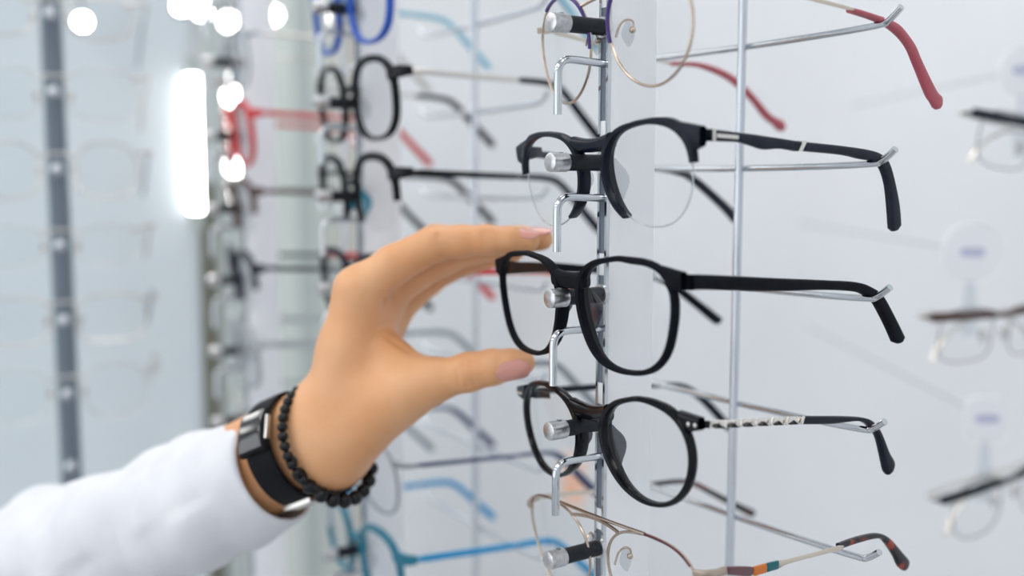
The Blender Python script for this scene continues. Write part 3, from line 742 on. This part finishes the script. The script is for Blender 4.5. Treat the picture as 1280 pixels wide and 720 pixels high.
# sleeve
def frame_of(ax):
    e1 = np.cross(ax, [0, 0, 1.]); e1 /= np.linalg.norm(e1); return e1, np.cross(e1, ax)
e1, e2 = frame_of(AX)
CU = W(346, 584, 521)
rings = []
Ns, Nt = 60, 72
sdir = -AX
for layer in (0, 1):
    rr = []
    for i in range(Ns+1):
        s_ = 300*(i/Ns)**1.15
        for_ = []
        base = 27.5+min(s_, 260)*.095+1.5*math.sin(s_*.05)
        cen = CU+sdir*s_
        for j in range(Nt):
            t = 2*math.pi*j/Nt
            w = min(1, s_/35)
            fold = w*(1.9*math.sin(.085*s_+2*math.cos(t)+1.2*math.sin(2*t))*math.cos(t*1.5+s_*.02)+1.3*math.sin(3*t+.05*s_)+.9*math.sin(.21*s_+3*t)+1.2*math.sin(.13*s_-2*t+1)*max(0, math.sin(t+.5)))
            if i < 3: fold += (-.3 if i == 0 else .25)
            r = base+fold-(1.3 if layer else 0)
            for_.append(cen+e1*r*math.cos(t)+e2*r*1.02*math.sin(t))
        rr.append(for_)
    rings.append(rr)
mb = MB(); mb.rings(rings[0][::-1]+rings[1][:], cap=False, closed=True)
sl = mb.build('sleeve', M['cloth'], person, mat4(EL), angle=180); sl['label'] = 'white cotton sleeve'
# cuff stitch line
# ------------------------------------------------------------------ smartwatch and bracelets
def ringframe(n, major):
    n = np.array(n)/np.linalg.norm(n); m = np.array(major); m = m-n*(m@n); m /= np.linalg.norm(m); return n, m, np.cross(n, m)
n_, m_, q_ = ringframe(camvec(.80, .36, -.48), camvec(.34, -.94, 0))       # m: down the image, q: towards/away
if (q_@RM.T)[2] > 0: q_ = -q_                                               # q now points towards the viewer
WC = W(367, 561, 511)
def wp(t, r, o=0.): return WC+r*(1.06*math.cos(t)*m_+.92*math.sin(t)*q_)+n_*o     # t=0 bottom, 90 front, 180 top
watch = empty('wristwatch', mat4(WC)); tag(watch, 'black smart band with a dark rectangular face, worn on the wrist next to the sleeve', 'watch')
Lw = mat4(WC)
mb = MB(); secs = []
for t in np.radians(np.linspace(0, 360, 72, endpoint=False)):
    c = wp(t, 25.); rad = (c-WC)/np.linalg.norm(c-WC); secs.append((c, n_*8.2, rad*1.1))
mb.loft(secs, 5, 16, closed=True); mb.build('strap', M['watch_black'], watch, Lw)
ft = math.radians(122)
c = wp(ft, 26.6); rad = (wp(ft, 26)-WC); rad /= np.linalg.norm(rad); tg = np.cross(n_, rad)
def slab(c, secs_, n=6):
    mb = MB(); mb.loft(secs_, n, 24); return mb
R2_ = [(-10.5, 1.4), (-9.5, 1.9), (-5, 2.3), (0, 2.4), (5, 2.3), (9.5, 1.9), (10.5, 1.4)]
secs = [(c+tg*x-rad*(x*x*.012), n_*8.8, rad*h) for x, h in R2_]
slab(c, secs).build('watch_case', M['watch_black'], watch, Lw)
secs = [(c+tg*x-rad*(x*x*.012)+rad*(h+.15), n_*7.6, rad*.35) for x, h in R2_[1:-1]]
slab(c, secs).build('watch_screen', M['watch_glass'], watch, Lw)
mb = MB(); mb.loft([(c-tg*x*(1)+n_*9.2-rad*.2, rad*1.3, n_*.9) for x in (-6, -5, 0, 5, 6)], 3, 12); mb.build('side_button', M['silver'], watch, Lw)
ct = math.radians(22); c = wp(ct, 26.2); rad = (c-WC)/np.linalg.norm(c-WC); tg = np.cross(n_, rad)
mb = MB(); mb.loft([(c+tg*x, n_*9, rad*1.2) for x in (-4, -3, 3, 4)], 5, 16); mb.build('clasp', M['silver'], watch, Lw)
def bracelet(cen, n0, R_, br, count, label, off=0.):
    n, m, q = ringframe(n0, camvec(.36, -.93, 0))
    root = empty('bead_bracelet', mat4(cen)); tag(root, label, 'bracelet'); L = mat4(cen)
    mb = MB(); mb.tube([cen+R_*(math.cos(t)*m*1.02+math.sin(t)*q*.95) for t in np.linspace(0, 2*math.pi, 60, endpoint=False)], .5, 6, closed=True)
    mb.build('cord', M['watch_black'], root, L)
    base = None
    for i in range(count):
        t = 2*math.pi*i/count; p = cen+R_*(math.cos(t)*m*1.02+math.sin(t)*q*.95)-cen
        if base is None:
            mb = MB(); mb.ball((0, 0, 0), br, 14); base = mb.build('bead', M['bead'], root); o = base
        else: o = base.copy(); COL.objects.link(o); o.parent = root
        o.location = tuple(p*S)
    return root
bracelet(W(403, 549, 504), camvec(.79, .31, -.53), 25.8, 2.55, 36, 'bracelet of small round black beads worn over the wrist, nearest the hand')
bracelet(W(414, 563, 508), camvec(.70, .42, -.58), 25.0, 3.7, 22, 'bracelet of larger black beads hanging lower behind the small-beaded one')

# ------------------------------------------------------------------ the shop
def wallbox(name, lo, hi, m):
    mb = MB(); mb.box(lo, hi); return struct(mb.build(name, M[m], smooth=False))
X0, X1, Y0, Y1 = -5200, 1900, -3200, 2400
wallbox('floor', (X0, Y0, FLOOR-60), (X1, Y1, FLOOR), 'floor')
wallbox('ceiling', (X0, Y0, CEIL), (X1, Y1, CEIL+60), 'ceiling')
wallbox('wall_left', (X0-60, Y0, FLOOR), (X0, Y1, CEIL), 'wall')
wallbox('wall_right', (X1, Y0, FLOOR), (X1+60, Y1, CEIL), 'wall')
wallbox('wall_front', (X0, Y0-60, FLOOR), (X1, Y0, CEIL), 'wall')
wallbox('wall_back', (X0, Y1, FLOOR), (X1, Y1+60, CEIL), 'greenglass')
mb = MB(); mb.box((-2600, Y0-4, -850), (1500, Y0+3, 1000)); struct(mb.build('fill_pane_1', M['fill_glow'], smooth=False))  # glowing pane added out of view to brighten the front-facing surfaces
for i_, x_ in enumerate((-2640, -1275, 90, 1455)):
    wallbox('trim_%d' % (i_+6), (x_, Y0, -900), (x_+90, Y0+50, 1050), 'greypaint')
wallbox('wall_partition', (-1390, 640, FLOOR), (X1, 760, CEIL), 'wall')
# ceiling light panels, added out of view to light the room
for (x, y) in [(x, y) for x in (-4300, -3000, -1700, -400, 900) for y in (-2300, -1100, 100)]+[(x, 1500) for x in (-4300, -3000, -1700)]:
    t = empty('added_ceiling_light', mat4((x, y, CEIL))); tag(t, 'added square light panel in the unseen ceiling, lighting the racks', 'ceiling light', 'added ceiling light panels')
    mb = MB(); mb.box((x-330, y-330, CEIL-14), (x+330, y+330, CEIL+2)); mb.build('light_frame', M['greypaint'], t, mat4((x, y, CEIL)), smooth=False)
    mb = MB(); mb.box((x-300, y-300, CEIL-20), (x+300, y+300, CEIL-13)); mb.build('diffuser', M['added_panel_light'], t, mat4((x, y, CEIL)), smooth=False)
def vslab(name, p0, p1, D, D2, m, z0=FLOOR, z1=CEIL, thick=18, st=True):
    """upright board whose left and right edges are seen at columns p0 and p1, at distances D and D2"""
    a = W(p0, 330, D)[:2]; b = W(p1, 330, D2)[:2]; d = (b-a)/np.linalg.norm(b-a); n = np.array([-d[1], d[0]])*thick
    if n@(a-CP[:2]) < 0: n = -n
    q = [a, b, b+n, a+n]; mb = MB(); mb.rings([[(x, y, z) for x, y in q] for z in (z0, z1)])
    o = mb.build(name, M[m], smooth=False); return struct(o) if st else o
# --- display board on the left, with its own upright and pale pairs
board = vslab('display_board', -420, 240, 1010, 960, 'bluepanel', st=False)
tag(board, 'tall pale blue display board on the left edge of the view', 'board')
LM = colframe(*( (lambda p: ((75-640)/F*790, 790))(0) ), 78.)
r = empty('display_upright', LM @ mat4((0, 0, FLOOR))); tag(r, 'dark metal upright with pegs in front of the pale blue board', 'display rack')
Lr = mat4((0, 0, FLOOR))
mb = MB(); mb.loft([((0, 24, z), (8, 0, 0), (0, 7, 0)) for z in (FLOOR, CEIL)], 6, 16); mb.build('upright', M['stand_grey'], r, Lr)
mb = MB(); mb.box((-2, 14, FLOOR), (2, 17.2, CEIL)); mb.build('slot_channel', M['post_grey'], r, Lr, smooth=False)
zl_ = lambda i: 128-(i-1)*56
for i in range(0, 7):
    mb = MB(); mb.tube([(0, 16, zl_(i)), (0, -14, zl_(i))], 3.2, 14); pg = mb.build('display_peg', M['rod_steel'], r, Lr)
    mb = MB(); mb.ball((0, -16, zl_(i)), 4.3, 16, (1, .6, 1)); mb.build('peg_cap', M['chrome'], pg, Lr)
oval = sup(24, 15, 2.2)
lab = ['near the top edge', 'second from the top', 'third from the top', 'fourth from the top', 'fifth from the top', 'just above the sleeve']
for i in range(0, 6):
    shp = (oval, rect, rnd)[i % 3]
    simple(LM, zl_(i)-20, 'blurred rimless-looking silver eyeglasses on the left board, '+lab[i], shp, 'thin' if i % 2 else 'wire', M['silver'], M['silver'] if i % 2 else M['grey_plastic'], pos=(0, -8), yaw=0)
# --- light bar on the edge of the board and spot lamps farther back
def lightbar(px, y0, y1, D, r_, label):
    a = W(px, y0, D); b = W(px, y1, D); b = np.array([a[0], a[1], b[2]])
    e = empty('light_bar', mat4(b)); tag(e, label, 'light')
    mb = MB(); mb.tube([b, a], r_, 16); mb.build('tube', M['lamp_light'], e, mat4(b))
    for p, s_ in ((b, -1), (a, 1)):
        mb = MB(); mb.tube([p, p+np.array([0, 0, s_*16])], r_*1.05, 16); mb.build('end_cap', M['greypaint'], e, mat4(b))
lightbar(240, 94, 266, 940, 6, 'bright white vertical light tube at the edge of the blue board')
def spot(px, py, D, r_, label, group=None):
    c = W(px, py, D); e = empty('spot_lamp', mat4(c)); tag(e, label, 'lamp', group); L = mat4(c)
    d = (CP-c); d[2] *= .3; d /= np.linalg.norm(d)
    mb = MB(); mb.tube([c-d*r_*3, c-d*r_*2.6, c], [r_*.7, r_*1.1, r_*1.15], 20); mb.build('housing', M['lamp_body'], e, L)
    mb = MB(); mb.tube([c, c+d*r_*.25], [r_, r_*.6], 20); mb.build('bulb', M['lamp_light'], e, L)
    mb = MB(); mb.tube([c-d*r_*2, np.array([c[0]-d[0]*r_*2, c[1]-d[1]*r_*2, CEIL])], r_*.12, 8); mb.build('stem', M['lamp_body'], e, L)
spot(103, 27, 900, 7, 'small round spot lamp in front of the pale blue board')
spot(226, 8, 895, 6.5, 'large round hanging lamp, leftmost of the far lamps')
spot(252, 12, 1700, 11, 'large round hanging lamp touching the leftmost far lamp')
spot(286, 27, 1800, 11, 'round hanging lamp, third of the far lamps from the left')
spot(341, 19, 1900, 11, 'small round hanging lamp, rightmost of the far lamps')
spot(291, 121, 1700, 12, 'added glowing lamp for a low white highlight behind the red eyeglasses')  # lamp added to give a white highlight by the far rack
spot(293, 208, 1600, 11, 'added glowing lamp for the lowest white highlight, under the one behind the red eyeglasses')  # added likewise, for the highlight below it
# --- boards and posts beyond the partition
vslab('trim_1', 238, 262, 1500, 1480, 'olive', z1=60)
vslab('trim_2', 262, 300, 2050, 2050, 'greypaint')
vslab('trim_3', 372, 392, 2100, 2100, 'greypaint')
vslab('trim_4', 418, 452, 2200, 2200, 'cream')
vslab('trim_5', 300, 470, 2500, 2400, 'greenglass')
# --- paper tags on the partition
def wtag(px, py, w_, h_, label, body, mark):
    a = on(px, py, 1, 639.5); e = empty('paper_tag', mat4(a)); tag(e, label, 'tag'); L = mat4(a)
    mb = MB(); mb.loft([(a+np.array([0, y, 0]), (0, 0, h_/2), (w_/2, 0, 0)) for y in (-1.2, .4)], 6, 24); mb.build('card', M[body], e, L)
    for dz, ww in mark[1]:
        mb = MB(); c = a+np.array([0, -1.5, dz*h_]); mb.loft([(c+np.array([0, y, 0]), (0, 0, h_*.07), (w_*ww/2, 0, 0)) for y in (-.4, .4)], 4, 12); mb.build('print_mark', M[mark[0]], e, L)
wtag(716, 600, 62, 78, 'pale peach paper tag with orange print on the white wall, behind the sharp rack', 'peachlight', ('peach', ((.2, .5), (-.1, .7), (-.3, .3))))
# --- eyeglasses on clear holders at the right edge
for (px, py, lb, fm, tsh, tr, tpx, rl) in ((1300, 152, 'grey browline pair at the upper right edge', 'slate', 2.2, 17, 1276, .1), (1262, 386, 'dark red-brown browline pair at the right edge', 'brown', 2.2, 20, 1211, 0.), (1284, 600, 'black browline pair at the lower right edge', 'gloss_black', 5, 15, 1229, -.12)):
    c = W(px, py, 700); RMt = colframe((px-640)/F*700, 700, 86); zrow = c[2]; ci = np.linalg.inv(RMt)[:3, :3]
    simple(RMt, zrow-32-4, 'very blurred eyeglasses, '+lb, rnd if tsh == 5 else rect, 'bar', M[fm], M['silver'], M[fm], pos=(0, 0), yaw=0, hh=(1.4, 1.4), fold=True, roll=rl)
    T = W(tpx, py, 726); rr_ = ci @ camvec(1, 0, 0); rr_[2] = 0; rr_ /= np.linalg.norm(rr_); ff = np.array([-rr_[1], rr_[0], 0]); up = np.array([0, 0, 1.])
    t0 = np.linalg.inv(RMt) @ np.array([T[0], T[1], 0, 1]); o_ = np.array([t0[0], t0[1], zrow]); Lh = mat4(o_)
    e = empty('tag_holder', RMt @ mat4(o_)); tag(e, 'clear holder with a pale tag, behind the '+lb, 'holder')
    mb = MB()
    mb.loft([(o_+up*z-ff*q, ff*1.2, rr_*w_) for z, q, w_ in ((-22, 1, 5), (-8, 2, 6), (8, 1, 4), (20, 0, 3))], 4, 14)
    mb.build('holder_stem', M['clearplastic'], e, Lh)
    mb = MB(); mb.loft([(o_+up*36+ff*y, up*tr, rr_*tr) for y in (-1.5, 1.5)], tsh, 28); dsc = mb.build('tag_disc', M['paper'], e, Lh)
    mb = MB(); mb.loft([(o_+up*36+ff*y, up*3, rr_*8) for y in (-2.1, -1.4)], 5, 16); mb.build('print_mark', M['ink'], dsc, Lh)
    wv = RMt[:3, :3] @ ff; ln = (638-(RMt[:3, :3] @ o_+RMt[:3, 3])[1])/wv[1]
    mb = MB(); mb.tube([o_+up*36+ff*1, o_+up*36+ff*ln], 1.4, 8); mb.build('wall_pin', M['clearplastic'], e, Lh)
# clear panel that carries the holders
# ------------------------------------------------------------------ camera
cam = bpy.data.cameras.new('camera'); co = bpy.data.objects.new('camera', cam); COL.objects.link(co)
cam.sensor_width = 36; cam.lens = F*36/1280; cam.clip_start = .02; cam.clip_end = 50
mw = np.eye(4); mw[:3, 0] = RM[0]; mw[:3, 1] = RM[1]; mw[:3, 2] = -RM[2]; mw[:3, 3] = CP*S
co.matrix_world = Matrix(mw.tolist())
cam.dof.use_dof = True; cam.dof.focus_distance = .425; cam.dof.aperture_fstop = 3.5
sc = bpy.context.scene; sc.camera = co
sc.view_settings.view_transform = 'Standard'; sc.view_settings.look = 'None'; sc.view_settings.gamma = 1; sc.view_settings.exposure = 0.08
sc.view_settings.use_curve_mapping = False
w = bpy.data.worlds.new('world'); sc.world = w; w.use_nodes = True
w.node_tree.nodes['Background'].inputs[0].default_value = (.8, .88, 1, 1); w.node_tree.nodes['Background'].inputs[1].default_value = .5
